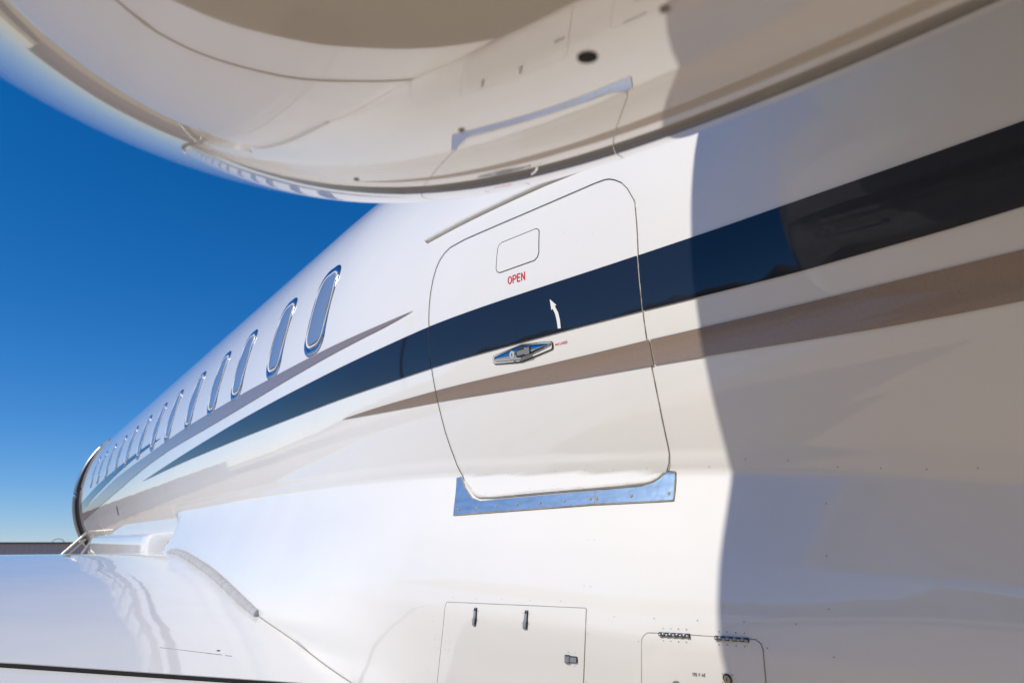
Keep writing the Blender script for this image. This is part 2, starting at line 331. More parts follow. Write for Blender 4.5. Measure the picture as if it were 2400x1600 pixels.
def ring(name, outer, inner, m, parent, mapfn=None, off=.003, thick=.003, lipw=None):
    """flat frame between two outlines with the same number of points, with edges"""
    mapfn = mapfn or side_map
    O = np.array(outer); I = np.array(inner); n = len(O)
    rows = []
    for uv, o in ((O, off - thick), (O, off), (O*.5 + I*.5, off + .0006), (I, off), (I, off - thick)):
        p, nn = mapfn(uv[:, 0], uv[:, 1], o); rows.append(p)
    V = np.vstack(rows); F = []
    for k in range(4):
        for i in range(n):
            j = (i+1) % n; F.append((k*n + i, k*n + j, (k+1)*n + j, (k+1)*n + i))
    p, nn = mapfn(O[:, 0], O[:, 1], 0.)
    a = np.cross(V[F[n][1]] - V[F[n][0]], V[F[n][2]] - V[F[n][0]])
    if np.dot(a, nn[0]) < 0: F = [f[::-1] for f in F]
    return obj(name, V, F, m, parent)
def pipe(V0, r, n=8, caps=True):
    """vertices and faces of a tube along a 3-D line"""
    P = np.array(V0, float); k = len(P); r = np.broadcast_to(np.asarray(r, float), (k,))
    T = np.gradient(P, axis=0); T /= np.linalg.norm(T, axis=1, keepdims=True)
    ref = np.array([0, 0, 1.]) if abs(T[0, 2]) < .9 else np.array([1., 0, 0])
    V = []
    for i in range(k):
        a = np.cross(T[i], ref); a /= np.linalg.norm(a); b = np.cross(a, T[i])
        for j in range(n):
            t = 2*math.pi*j/n; V.append(P[i] + r[i]*(a*math.cos(t) + b*math.sin(t)))
    F = grid_faces(k, n, True)
    if caps: F += [list(range(n)), [(k-1)*n + j for j in range(n)][::-1]]
    return np.array(V), F
def tubeobj(name, pts, r, m, parent, n=8, world=False):
    V, F = pipe(pts, r, n); return obj(name, V, F, m, parent, world=world)
class MB:
    def __init__(s): s.V = []; s.F = []; s.mi = []
    def add(s, V, F, k=0):
        o = len(s.V); s.V += [list(map(float, v)) for v in V]; s.F += [[i + o for i in f] for f in F]; s.mi += [k]*len(F); return s
    def box(s, c, d, k=0, rot=None):
        V = np.array([(x, y, z) for x in (-.5, .5) for y in (-.5, .5) for z in (-.5, .5)])*np.array(d)
        if rot is not None: V = V @ np.array(rot).T
        return s.add(V + np.array(c), [(0,1,3,2),(4,6,7,5),(0,4,5,1),(2,3,7,6),(0,2,6,4),(1,5,7,3)], k)
    def out(s, name, m, parent=None, smooth=False, world=False): return obj(name, s.V, s.F, m, parent, smooth=smooth, world=world, mi=s.mi)
def rrect(u0, u1, v0, v1, r, n=6):
    out = []
    for cu, cv, a0 in ((u1-r, v1-r, 0), (u0+r, v1-r, 90), (u0+r, v0+r, 180), (u1-r, v0+r, 270)):
        for i in range(n + 1):
            a = math.radians(a0 + 90*i/n); out.append((cu + r*math.cos(a), cv + r*math.sin(a)))
    return out
def disc(cu, cv, r, n=12, ar=1.0): return [(cu + r*math.cos(2*math.pi*i/n), cv + r*ar*math.sin(2*math.pi*i/n)) for i in range(n)]
def empty(name, M4=None, loc=None):
    o = bpy.data.objects.new(name, None); scene.collection.objects.link(o); o.empty_display_size = .3
    if M4 is not None: o.matrix_world = M4
    if loc is not None: o.location = loc
    return o
def arc(cx, cy, rx, ry, a0, a1, n=10): return [(cx + rx*math.cos(math.radians(a0 + (a1 - a0)*k/n)), cy + ry*math.sin(math.radians(a0 + (a1 - a0)*k/n))) for k in range(n + 1)]
GLYPH = {   # strokes in a cell 0.6 wide and 1 high
    'O': (.62, [arc(.31, .5, .27, .46, 0, 360, 20)]), 'P': (.56, [[(.06, 0), (.06, 1)], [(.06, .96), (.30, .96)] + arc(.30, .71, .23, .25, 90, -90) + [(.06, .46)]]),
    'E': (.52, [[(.06, 0), (.06, 1)], [(.06, .96), (.5, .96)], [(.06, .52), (.46, .52)], [(.06, .04), (.5, .04)]]), 'N': (.60, [[(.06, 0), (.06, 1)], [(.06, .97), (.52, .03)], [(.52, 0), (.52, 1)]]),
    'C': (.60, [arc(.31, .5, .26, .46, 50, 310, 16)]), 'L': (.48, [[(.06, 1), (.06, 0)], [(.06, .04), (.46, .04)]]),
    'S': (.56, [arc(.28, .73, .21, .23, 30, 270, 10) + arc(.28, .27, .22, .23, 90, -150, 10)]), 'D': (.60, [[(.06, 0), (.06, 1)], [(.06, .96), (.25, .96)] + arc(.25, .5, .28, .46, 90, -90, 12) + [(.06, .04)]]),
    '1': (.36, [[(.24, 0), (.24, 1)], [(.24, .94), (.07, .80)]]), '5': (.54, [[(.48, .96), (.14, .96), (.10, .54)], arc(.27, .32, .22, .28, 125, -150, 12)]),
    'V': (.58, [[(.04, 1), (.29, .02), (.54, 1)]]), 'A': (.60, [[(.04, 0), (.30, .98), (.56, 0)], [(.14, .34), (.46, .34)]]), ' ': (.26, [])}
def lettering(name, text, ll, lr, tl, tr, m, parent, off=.0015, weight=.15):
    """sans capitals laid on the skin between four corners"""
    gap = .13; total = sum(GLYPH[c][0] for c in text) + gap*(len(text) - 1); V = []; F = []; x0 = 0
    for c in text:
        wd, strokes = GLYPH[c]
        for st in strokes:
            P = np.array(st, float); T = np.gradient(P, axis=0); T /= (np.linalg.norm(T, axis=1, keepdims=True) + 1e-9); Nn = np.stack([-T[:, 1], T[:, 0]], -1)*weight/2
            o = len(V)
            for p, q in zip(P, Nn): V += [(x0 + p[0] + q[0], p[1] + q[1]), (x0 + p[0] - q[0], p[1] - q[1])]
            F += [(o + 2*k, o + 2*k + 1, o + 2*k + 3, o + 2*k + 2) for k in range(len(P) - 1)]
        x0 += wd + gap
    V = np.array(V); a, b_ = V[:, :1]/total, V[:, 1:]
    uv = (1-a)*(1-b_)*np.array(ll) + a*(1-b_)*np.array(lr) + (1-a)*b_*np.array(tl) + a*b_*np.array(tr)
    p, nn = side_map(uv[:, 0], uv[:, 1], off)
    return obj(name, p, facing(p, F, nn), m, parent, nn)

# ------------------------------------------------------------------ ground and far setting
def tag(o, label=None, cat=None, group=None, kind=None):
    for k, v in (('label', label), ('category', cat), ('group', group), ('kind', kind)):
        if v: o[k] = v
    return o
m_ground = mat('concrete_apron', (.40, .36, .30), .85, 0, .25)
def ground_material(m):
    b = m.node_tree.nodes['Principled BSDF']
    tc = N(m, 'ShaderNodeTexCoord'); sep = N(m, 'ShaderNodeSeparateXYZ'); L(m, tc.outputs['Object'], sep.inputs[0])
    def ramp(val, stops, interp='LINEAR'):
        r = N(m, 'ShaderNodeValToRGB'); r.color_ramp.interpolation = interp
        e = r.color_ramp.elements
        while len(e) > 1: e.remove(e[0])
        e[0].position = stops[0][0]; e[0].color = stops[0][1]
        for p, c in stops[1:]:
            q = e.new(p); q.color = c
        L(m, val, r.inputs[0]); return r
    nz = N(m, 'ShaderNodeTexNoise'); nz.inputs['Scale'].default_value = .05; nz.inputs['Detail'].default_value = 4
    L(m, tc.outputs['Object'], nz.inputs['Vector'])
    wob = N(m, 'ShaderNodeMath'); wob.operation = 'MULTIPLY_ADD'; L(m, nz.outputs[0], wob.inputs[0]); wob.inputs[1].default_value = 3.0
    L(m, sep.outputs[1], wob.inputs[2])
    mr = N(m, 'ShaderNodeMapRange'); mr.inputs['From Min'].default_value = -400; mr.inputs['From Max'].default_value = 0
    L(m, wob.outputs[0], mr.inputs['Value'])
    Y = lambda y: (y + 400)/400
    con = (.56, .435, .29, 1); asp = (.085, .08, .075, 1); dry = (.30, .25, .15, 1); grs = (.14, .13, .065, 1)
    zones = ramp(mr.outputs[0], [(0, grs), (Y(-190), dry), (Y(-120), con), (Y(-33), asp), (Y(-14), con)], 'CONSTANT')
    n2 = N(m, 'ShaderNodeTexNoise'); n2.inputs['Scale'].default_value = .6; n2.inputs['Detail'].default_value = 8; n2.inputs['Roughness'].default_value = .65
    L(m, tc.outputs['Object'], n2.inputs['Vector'])
    n3 = N(m, 'ShaderNodeTexNoise'); n3.inputs['Scale'].default_value = 60; n3.inputs['Detail'].default_value = 4
    L(m, tc.outputs['Object'], n3.inputs['Vector'])
    v1 = N(m, 'ShaderNodeMapRange'); v1.inputs['From Min'].default_value = .3; v1.inputs['From Max'].default_value = .7; v1.inputs['To Min'].default_value = .84; v1.inputs['To Max'].default_value = 1.12
    L(m, n2.outputs[0], v1.inputs['Value'])
    v2 = N(m, 'ShaderNodeMapRange'); v2.inputs['From Min'].default_value = .3; v2.inputs['From Max'].default_value = .7; v2.inputs['To Min'].default_value = .9; v2.inputs['To Max'].default_value = 1.08
    L(m, n3.outputs[0], v2.inputs['Value'])
    mu = N(m, 'ShaderNodeMath'); mu.operation = 'MULTIPLY'; L(m, v1.outputs[0], mu.inputs[0]); L(m, v2.outputs[0], mu.inputs[1])
    sc = N(m, 'ShaderNodeVectorMath'); sc.operation = 'SCALE'; L(m, zones.outputs[0], sc.inputs[0]); L(m, mu.outputs[0], sc.inputs['Scale'])
    L(m, sc.outputs[0], b.inputs['Base Color'])
    bp = N(m, 'ShaderNodeBump'); bp.inputs['Distance'].default_value = .004; L(m, n3.outputs[0], bp.inputs['Height']); L(m, bp.outputs[0], b.inputs['Normal'])
ground_material(m_ground)
g = obj('ground', [(-3000, -3000, 0), (3000, -3000, 0), (3000, 3000, 0), (-3000, 3000, 0)], [(0, 1, 2, 3)], m_ground, world=True, smooth=False); tag(g, kind='structure')
m_joint = mat('slab_joint', (.09, .085, .08), .9)
jb = MB()
for y in np.arange(-22.5, 31, 7.5): jb.box((-20, y + 1.2, .003), (160, .03, .004))
for x in np.arange(-95, 56, 7.5): jb.box((x, 4.3, .0035), (.03, 54, .004))
tag(jb.out('slab_joints', m_joint, world=True), kind='structure')
# low hills behind the photographer (seen mirrored in the paint)
m_hill = mottle(mat('scrub_hillside', (.085, .075, .05), .9), (.085, .075, .05), .3, .01, 6)
nv = 220; V = []
for i in range(nv):
    a = math.pi + math.pi*(i/(nv-1))*1.16 - .25
    grow = float(smooth((a - math.pi - .3)/.9)*smooth((2*math.pi + .3 - a)/.5))
    h = 195 + 55*math.sin(a*3.1 + 1) + 20*math.sin(a*7.3) + 9*math.sin(a*17 + 2) + 5*math.sin(a*41) + 3*rng.random()
    for k, (r, f) in enumerate(((900, 0), (1020, .45), (1180, .8), (1350, 1.0), (1700, .0))):
        V.append((r*math.cos(a), r*math.sin(a), max(.5, h*grow*f*(1 + .06*rng.normal())) - 1.5 if f else -2))
hl = obj('hills', V, grid_faces(nv, 5), m_hill, world=True); tag(hl, kind='structure')
m_tree = mottle(mat('dark_leaves', (.055, .07, .03), .8), (.055, .07, .03), .4, .8, 4)
V = []; F = []
tr_n = 2600
for i in range(tr_n):
    x = rng.uniform(-240, 200); cl = .5 + .5*math.sin(x*.11)*math.sin(x*.037 + 2)
    y = -165 + rng.normal()*5; z = rng.random()**.8*(3 + 7*cl); s = .5 + .8*rng.random()
    d = rng.normal(size=(3, 3)); d /= np.linalg.norm(d, axis=1, keepdims=True)
    o = len(V); V += [tuple(np.array((x, y, z + .6)) + q*s) for q in d]; F.append((o, o+1, o+2))
tag(obj('treeline', V, F, m_tree, world=True, smooth=False), kind='stuff')

# light mast on the apron behind the photographer's left shoulder (mirrored in the navy band)
m_mast = mat('dark_galvanised_steel', (.10, .10, .10), .5, .5)
mast = empty('light_mast', loc=(-23.6, -16.7, 0)); tag(mast, 'tall thin dark mast mirrored in the navy band ahead of the baggage door', 'light mast')
V, F = pipe([(0, 0, 0), (0, 0, 6), (0, 0, 12.5)], [.14, .11, .08], 8); obj('pole', V, F, m_mast, mast, world=True)
b = MB(); b.box((0, 0, 12.4), (1.6, .12, .12))
b.out('crossarm', m_mast, mast, world=True)
for dx in (-.65, 0, .65):
    b = MB(); b.box((dx, .1, 12.65), (.42, .2, .36)); b.out('floodlight', m_mast, mast, world=True)

# corrugated shed beyond the nose
m_corr = mottle(mat('weathered_corrugated_steel', (.58, .51, .49), .6, .1), (.58, .51, .49), .2, 3.0, 4, (1, 1, .2))
m_cap = mat('dark_ridge_trim', (.09, .085, .08), .6)
shed = empty('corrugated_shed', loc=(-62, 6, 0)); tag(shed, 'low grey corrugated metal shed far off beyond the wing', 'shed')
pw = .36
pm = None
SX, SY, SH = -62.0, 6.0, 3.42
for i in range(56):
    yy = -14 + i*pw
    if pm is None:
        prof = [(0, 0), (.05, 0), (.09, .06), (.20, .06), (.24, 0), (.36, 0)]
        V = [(dx, dy, z) for z in (0, SH) for dy, dx in prof]
        pm = obj('wall_panel', V, [(k, k+1, k+7, k+6) for k in range(5)], m_corr, shed, world=True, smooth=False); o = pm
    else:
        o = pm.copy(); scene.collection.objects.link(o); o.parent = shed
    o.location = (0, yy - SY, 0)
b = MB(); b.box((-9, -14 + 28*pw - SY + .1, SH + .05), (18.4, 56*pw + .6, .12)); b.out('roof', m_cap, shed, world=True)
b = MB(); b.box((-9.2, -14 + 28*pw - SY + .1, SH/2), (18, 56*pw - .1, SH - .02)); b.out('wall', m_corr, shed, world=True)
t = np.linspace(0, 1, 15)
hoop = np.array([(-.5, -2.3 + .75*(k - .5) , SH + .1 + .26*math.sin(math.pi*min(max(k, 0), 1))**.4) for k in t])
tubeobj('roof_hoop', hoop, .02, m_cap, shed, world=True)

# ------------------------------------------------------------------ the jet
A4 = Matrix.Translation((0, 0, EYE)) @ M3.to_4x4()
jet = empty('business_jet', A4 @ Matrix.Translation(Vector(P0)))
tag(jet, 'white twin-engine jet with navy and taupe cheatlines parked in sun', 'aircraft')

# fuselage shell: rings by station, fine on the port side
xs = np.unique(np.round(np.concatenate([np.linspace(-17.8, -13.4, 30), np.linspace(-13.4, -12.45, 6), np.linspace(-12.45, -3.2, 40), np.linspace(-3.2, 1, 64), np.linspace(1, 7, 22)]), 4))
na = 264
ph = np.linspace(0, 2*math.pi, na, endpoint=False)
X = xs[:, None] + 0*ph; W = fw(xs)[:, None]; B_ = fb(xs)[:, None]; Z0 = fz(xs)[:, None]
Yv = YC - W*np.cos(ph); Zv = Z0 + B_*np.sin(ph)
V = np.stack([X, Yv, Zv], -1)
dx = np.stack([np.ones_like(X), -np.gradient(fw(xs), xs)[:, None]*np.cos(ph), np.gradient(fz(xs), xs)[:, None] + np.gradient(fb(xs), xs)[:, None]*np.sin(ph)], -1)
dp = np.stack([0*X, W*np.sin(ph), B_*np.cos(ph)], -1)
nn = np.cross(dx, dp); nn /= (np.linalg.norm(nn, axis=-1, keepdims=True) + 1e-12)
rad = np.stack([0*X, -np.cos(ph) + 0*X, np.sin(ph) + 0*X], -1)
nn = np.where((np.sum(nn*rad, -1) < 0)[..., None], -nn, nn)
V = V.reshape(-1, 3); nn = nn.reshape(-1, 3)
DX0, DX1, DZ0, DZ1 = -13.4, -12.45, -.22, 1.52       # passenger doorway
F = []
door_ring = []
for f in grid_faces(len(xs), na, True):
    c = V[list(f)].mean(0)
    if DX0 < c[0] < DX1 and c[1] < YC and DZ0 < c[2] < DZ1: continue
    F.append(f)
used = sorted({i for f in F for i in f}); rm = {v: k for k, v in enumerate(used)}
F = facing(V, F, nn)
V2 = V[used]; n2 = nn[used]; F = [[rm[i] for i in f] for f in F]
F += [[rm[i] for i in range(na)], [rm[(len(xs)-1)*na + i] for i in range(na)]]
obj('fuselage', V2, F, m_white, jet, n2)

# passenger doorway: jamb, dark cabin behind, polished rim
zs = np.linspace(DZ0 - .02, DZ1 + .02, 30)
dw = empty_part = None
def inner(x, z, d): return np.stack([np.full_like(z, x), tube(x, z) + d, z], -1)
mb = MB()
for xj in (DX0, DX1):
    a = inner(xj, zs, .0); c = inner(xj, zs, .16); n = len(zs)
    mb.add(np.vstack([a, c]), [(i, i+1, n+i+1, n+i) for i in range(n-1)])
a = inner(DX0, zs, .155); c = inner(DX1, zs, .155); mb.add(np.vstack([a, c]), [(i, i+1, n+i+1, n+i) for i in range(n-1)], 1)
for zj in (zs[0], zs[-1]):
    q = [(DX0, tube(DX0, zj), zj), (DX1, tube(DX1, zj), zj), (DX1, tube(DX1, zj) + .16, zj), (DX0, tube(DX0, zj) + .16, zj)]
    mb.add(np.array(q), [(0, 1, 2, 3)])
dw = mb.out('passenger_doorway', [m_jamb, m_dark], jet, smooth=True)
tubeobj('doorway_rim', inner(DX0 - .02, np.linspace(DZ0, DZ1, 40), -.01), .035, m_steel, dw, 8)
tubeobj('doorway_rim', inner(DX1 + .01, np.linspace(DZ0, DZ1, 40), .0), .02, m_jamb, dw, 8)

# belly fairing
xf = np.concatenate([np.linspace(-5.76, -5.3, 12), np.linspace(-5.22, 0.6, 84), np.linspace(.8, 3.2, 10)])
zf = np.concatenate([np.linspace(ZT, ZK, 5), np.linspace(ZK, -.36, 44)[1:], np.linspace(-.36, -.57, 22)[1:], np.linspace(-.57, -.62, 22)[1:]])
XX, ZZ = np.meshgrid(xf, zf, indexing='ij'); ZZ = ZZ + fs(XX)*smooth((ZZ + .45)/.5)
Yf = fairing(XX, ZZ)
Yf = np.minimum(Yf, YC)
e = 2e-3
yx = (fairing(XX+e, ZZ) - fairing(XX-e, ZZ))/(2*e); yz = (fairing(XX, ZZ+e) - fairing(XX, ZZ-e))/(2*e)
kz = np.abs(ZZ - ZK) < 1e-6
nf = np.stack([yx, -np.ones_like(yx), yz], -1); nf /= np.linalg.norm(nf, axis=-1, keepdims=True)
V = np.stack([XX, Yf, ZZ], -1).reshape(-1, 3); nf = nf.reshape(-1, 3)
F1 = facing(V, grid_faces(len(xf), len(zf)), nf)
Vm = V.copy(); Vm[:, 1] = 2*YC - V[:, 1]; nm = nf.copy(); nm[:, 1] *= -1
F2 = [[i + len(V) for i in f[::-1]] for f in F1]
obj('belly_fairing', np.vstack([V, Vm]), list(F1) + F2, m_fair, jet, np.vstack([nf, nm]))
# forward wing-root fairing with its sunlit upper edge
pf = [(1.16, .062), (1.02, .056), (.935, .047), (.905, .036), (.890, .012), (.886, -.04), (.90, -.25), (1.0, -.48), (1.4, -.72), (YC, -.80)]
xw = [-10.6, -10.3, -9.5, -8.0, -6.8, -6.1, -5.85, -5.82, -5.80, -5.795]; sh = [.25, .05, 0, 0, 0, 0, .002, .010, .03, .14]
V = []
for x, s in zip(xw, sh):
    for y, z in pf: V.append((x, min(YC, y + s), z - s*.25))
obj('wing_root_fairing', V, [f for f in grid_faces(len(xw), len(pf))], m_fair, jet)

# cheatlines: each painted band is a thin coat lying on the skin
def interp_poly(top, bot, x0, x1):
    t = np.array(sorted(top)); b = np.array(sorted(bot))
    x = np.unique(np.concatenate([[x0, x1], t[:, 0], b[:, 0], np.arange(x0, x1, .12)])); x = x[(x >= x0 - 1e-9) & (x <= x1 + 1e-9)]
    ft = hermite(t[:, 0], t[:, 1]); fb_ = hermite(b[:, 0], b[:, 1])
    T = [(q, float(ft(q))) for q in x]; Bt = [(q, float(fb_(q))) for q in x]
    if abs(T[0][1] - Bt[0][1]) < 1e-4: Bt = Bt[1:]
    if abs(T[-1][1] - Bt[-1][1]) < 1e-4: Bt = Bt[:-1]
    return T[::-1] + Bt
SA_T = [(-6.78, 0.488), (-5.835, 0.528), (-4.734, 0.57), (-3.625, 0.602), (-2.533, 0.62), (-2.084, 0.634), (-1.81, 0.643), (-1.28, 0.646), (-1.03, 0.6445), (-0.81, 0.6415), (-0.65, 0.6405), (-0.47, 0.638), (-0.29, 0.6363), (1.2, 0.66), (2.6, 0.72)]
SA_B = [(-6.78, 0.488), (-5.585, 0.503), (-4.74, 0.508), (-3.95, 0.508), (-2.9, 0.504), (-2.09, 0.507), (-1.8, 0.51), (-1.24, 0.5115), (-1.03, 0.509), (-0.9, 0.505), (-0.66, 0.4985), (-0.41, 0.498), (-0.31, 0.4997), (1.2, 0.54), (2.6, 0.62)]
SB_T = [(-2.418, 0.4313), (-2.1, 0.437), (-1.79, 0.4385), (-1.4, 0.4375), (-1.03, 0.4395), (-0.9, 0.438), (-0.735, 0.436), (-0.51, 0.4355), (-0.32, 0.434), (1.2, 0.455), (2.6, 0.53)]
SB_B = [(-2.418, 0.4313), (-2.107, 0.4165), (-1.79, 0.405), (-1.4, 0.391), (-1.02, 0.3815), (-0.91, 0.3775), (-0.52, 0.3605), (-0.34, 0.3574), (1.2, 0.375), (2.6, 0.46)]
SC_T = [(-1.91, .7203), (-2.09, .7210), (-3.12, .7300), (-3.72, .738), (-4.55, .741), (-5.11, .7356), (-5.65, .724), (-6.46, .699), (-7.19, .678), (-8.42, .636), (-9.82, .552), (-11.97, .4275), (-12.44, .40)]
SC_B = [(-1.91, .7203), (-2.09, .7055), (-3.11, .6763), (-4.32, .6548), (-5.42, .641), (-6.42, .606), (-8.38, .490), (-10.84, .350), (-12.44, .26)]
SD_T = [(-6.05, .7778), (-6.58, .788), (-7.3, .777), (-8.04, .757), (-8.76, .733), (-9.53, .703), (-10.34, .664), (-11.86, .562), (-12.44, .52)]
SD_B = [(-6.05, .7778), (-6.31, .770), (-6.93, .752), (-7.63, .722), (-8.39, .682), (-9.44, .612), (-10.73, .525), (-11.77, .44), (-12.44, .385)]
OFS = .0032
def band(parent, top, bot, x0, x1, m, label=None):
    o = patch('cheatline', interp_poly(top, bot, x0, x1), m, parent, off=OFS, thick=.0012, su=.08, sv=.03)
    if label: o['label'] = label
    return o
DA, DB = -1.8125, -1.0335
band(jet, SA_T, SA_B, -6.78, DA, m_navy, 'navy band tapering to a point over the wing')
band(jet, SA_T, SA_B, DB, 2.6, m_navy, 'broad navy band aft of the baggage door')
band(jet, SB_T, SB_B, -2.418, -1.79, m_taupe, 'pointed taupe band ahead of the baggage door')
band(jet, SB_T, SB_B, -1.027, 2.6, m_taupe, 'taupe band aft of the baggage door')
band(jet, SC_T, SC_B, -12.44, -1.91, m_taupe, 'long taupe band under the cabin windows')
band(jet, SD_T, SD_B, -12.44, -6.05, m_navy, 'navy band behind the forward cabin windows')
def nose_band(zt, zb, m):
    poly = [(-13.45, zt), (-13.45, zb), (-14.4, zb - .06), (-15.6, zb - .10), (-16.6, zb - .06), (-16.6, zt - .10), (-15.6, zt - .10), (-14.4, zt - .05)]
    return patch('cheatline', poly, m, jet, mapfn=lambda x, z, o=0.: side_map(x, z, o), off=.003, thick=.001, su=.1, sv=.03)
nose_band(.47, .32, m_navy)['label'] = 'navy band on the nose ahead of the doorway'
nose_band(.27, .10, m_taupe)['label'] = 'taupe band on the nose ahead of the doorway'

# cabin windows
WX = [-2.69, -3.20, -3.84, -4.39, -5.04, -5.77, -6.41, -7.14, -7.91, -8.68, -9.52, -10.37, -11.14]
for i, x in enumerate(WX):
    t = (x - WX[0])/(WX[-1] - WX[0])
    zc = .933 - .035*t; hh = .2 + .012*t; hw = .105
    outl = rrect(x - hw, x + hw, zc - hh, zc + hh, .075, 8)
    mid = rrect(x - hw + .015, x + hw - .013, zc - hh + .034, zc + hh - .030, .066, 8)
    inn = rrect(x - hw + .0205, x + hw - .0165, zc - hh + .040, zc + hh - .036, .062, 8)
    w = ring('cabin_window', outl, mid, m_bright, jet, off=.0045, thick=.0045)
    ring('window_seal', mid, inn, m_whiteseal, w, off=.0062, thick=.0062)
    inn2 = rrect(x - hw + .026, x + hw - .020, zc - hh + .047, zc + hh - .043, .057, 8)
    ring('window_reveal', inn, inn2, m_reveal, w, off=.0036, thick=.0036)
    patch('window_pane', inn2, m_glass, w, off=.0018, thick=0, su=.012, sv=.03, dome=lambda UV, x=x, hw=hw: .006*np.clip(1 - ((UV[:, 0] - x)/hw)**2, 0, 1))
    ribbon('window_edge', outl, .0035, m_gap, w, off=.0015, closed=True, step=.05, crown=.0004)

# baggage door (cargo door with rounded corners) and everything on it
DOOR_C = chaikin(DOOR, 1, True)
bd = patch('baggage_door', [tuple(p) for p in DOOR_C], m_white, jet, off=.0012, thick=.0012, su=.05, sv=.01)
ribbon('door_gap', chaikin(DOOR[30:] + DOOR[:15], 1), .0015, m_gap, bd, off=.0040, step=.03, crown=.0004)
ribbon('door_gap', chaikin(DOOR[14:24], 1), .0009, m_seal, bd, off=.0040, step=.03, crown=.0004)
o = patch('cheatline', interp_poly(SA_T, SA_B, DA + .004, DB - .004), m_navy, bd, off=.0044, thick=.0012, su=.08, sv=.03); o['label'] = 'navy band across the baggage door'
def door_x(z): return float(np.interp(z, [.19, .2875, .406, .516, .6293], [-1.7466, -1.7725, -1.7881, -1.8044, -1.8123]))
SBP = interp_poly(SB_T, SB_B, -1.788, -1.030)
o = patch('cheatline', SBP, m_taupe, bd, off=.0044, thick=.0012, su=.08, sv=.03); o['label'] = 'taupe band across the baggage door'
fl = patch('access_flap', FLAP, m_white, bd, off=.0022, thick=.0012, su=.05, sv=.03)
ribbon('flap_gap', FLAP, .0022, m_gap, bd, off=.0024, closed=True, step=.02, crown=.0004)
lettering('open_lettering', 'OPEN', *OPEN, m_red, bd, off=.0022)
pa = patch('arrow_marking', ARROW, m_wlet, bd, off=.0058, thick=.0006, su=0, sv=.01)
ho = chaikin(HANDLE_OUT, 1, True); hi = chaikin(HANDLE_IN, 1, True)
patch('handle_surround', [tuple(p) for p in ho], m_gap, bd, off=.0040, thick=.002, su=.03, sv=.01)
hc = ho.mean(0)
patch('handle_bezel', [tuple(p) for p in (hc + (ho - hc)*np.array([.975, .86]))], m_whiteseal, bd, off=.0056, thick=.003, su=.02, sv=.008)
patch('handle_recess', [tuple(p) for p in (hc + (hi - hc)*np.array([1.0, 1.0]))], m_gap, bd, off=.0062, thick=.0006, su=.02, sv=.008)
def hdome(UV):
    P = hc + (hi - hc)*np.array([.985, .93]); Q = np.roll(P, -1, 0); d = np.full(len(UV), 9.)
    for a, b in zip(P, Q):
        t = np.clip(((UV - a) @ (b - a))/np.dot(b - a, b - a), 0, 1); d = np.minimum(d, np.linalg.norm(UV - (a + t[:, None]*(b - a)), axis=1))
    u = np.clip(d/.016, 0, 1); return .0065*np.sqrt(np.clip(1 - (1 - u)**2, 0, 1))
patch('door_handle', [tuple(p) for p in (hc + (hi - hc)*np.array([.985, .93]))], m_chrome, bd, off=.0066, thick=.0, su=.006, sv=.0022, dome=hdome)
lk = LOCK[0]
patch('key_lock', disc(lk[0], lk[1], .0088, 18, 1.15), m_lock, bd, off=.0142, thick=.004, su=0, sv=0)
patch('key_slot', [(lk[0]-.0012, lk[1]-.004), (lk[0]+.0012, lk[1]-.004), (lk[0]+.0012, lk[1]+.004), (lk[0]-.0012, lk[1]+.004)], m_black, bd, off=.0148, thick=.0008, su=0, sv=0)
patch('trigger_recess', TRIGGER, m_gap, bd, off=.0138, thick=.003, su=.01, sv=0)
patch('latch_trigger', TRIGGER2, m_jamb, bd, off=.0158, thick=.003, su=.01, sv=0)
patch('closed_mark', DASH, m_red, bd, off=.0022, thick=.0006, su=0, sv=0)
lettering('closed_lettering', 'CLOSED', *CLOSED, m_red, bd, off=.0022)
# rain gutter over the door
gp = resample(GUTTER, .03); gp = np.vstack([gp, [(-1.10, .984)], [(-1.0, .986)]])
p, nn_ = side_map(gp[:, 0], gp[:, 1], .004)
V, F = pipe(p, np.linspace(.0085, .0065, len(p)), 8); obj('rain_gutter', V, F, m_gutter, jet)
# scuff plates under the door
for nm, pl, lab in (('scuff_plate', SCUFF_L, 'longer forward half of the blue scuff plate'), ('scuff_plate', SCUFF_R, 'shorter aft half of the blue scuff plate')):
    sp = patch(nm, pl, m_blue, jet, off=.0045, thick=.0045, su=.04, sv=.02); sp['label'] = lab
    ribbon('sealant_edge', pl, .0045, m_brown, sp, off=.0030, closed=True, step=.03, crown=.0012)
    for s in SCREW:
        if (s[0] < -1.235) == (pl is SCUFF_L):
            patch('screw', disc(s[0], s[1], .0036, 10), m_seam, sp, off=.0062, thick=.002, su=0, sv=0)
ribbon('door_lip', chaikin(np.array(DOOR[23:31]) + np.array([0, .004]), 1), .0065, m_gutter, bd, off=.0085, step=.02, crown=.002)
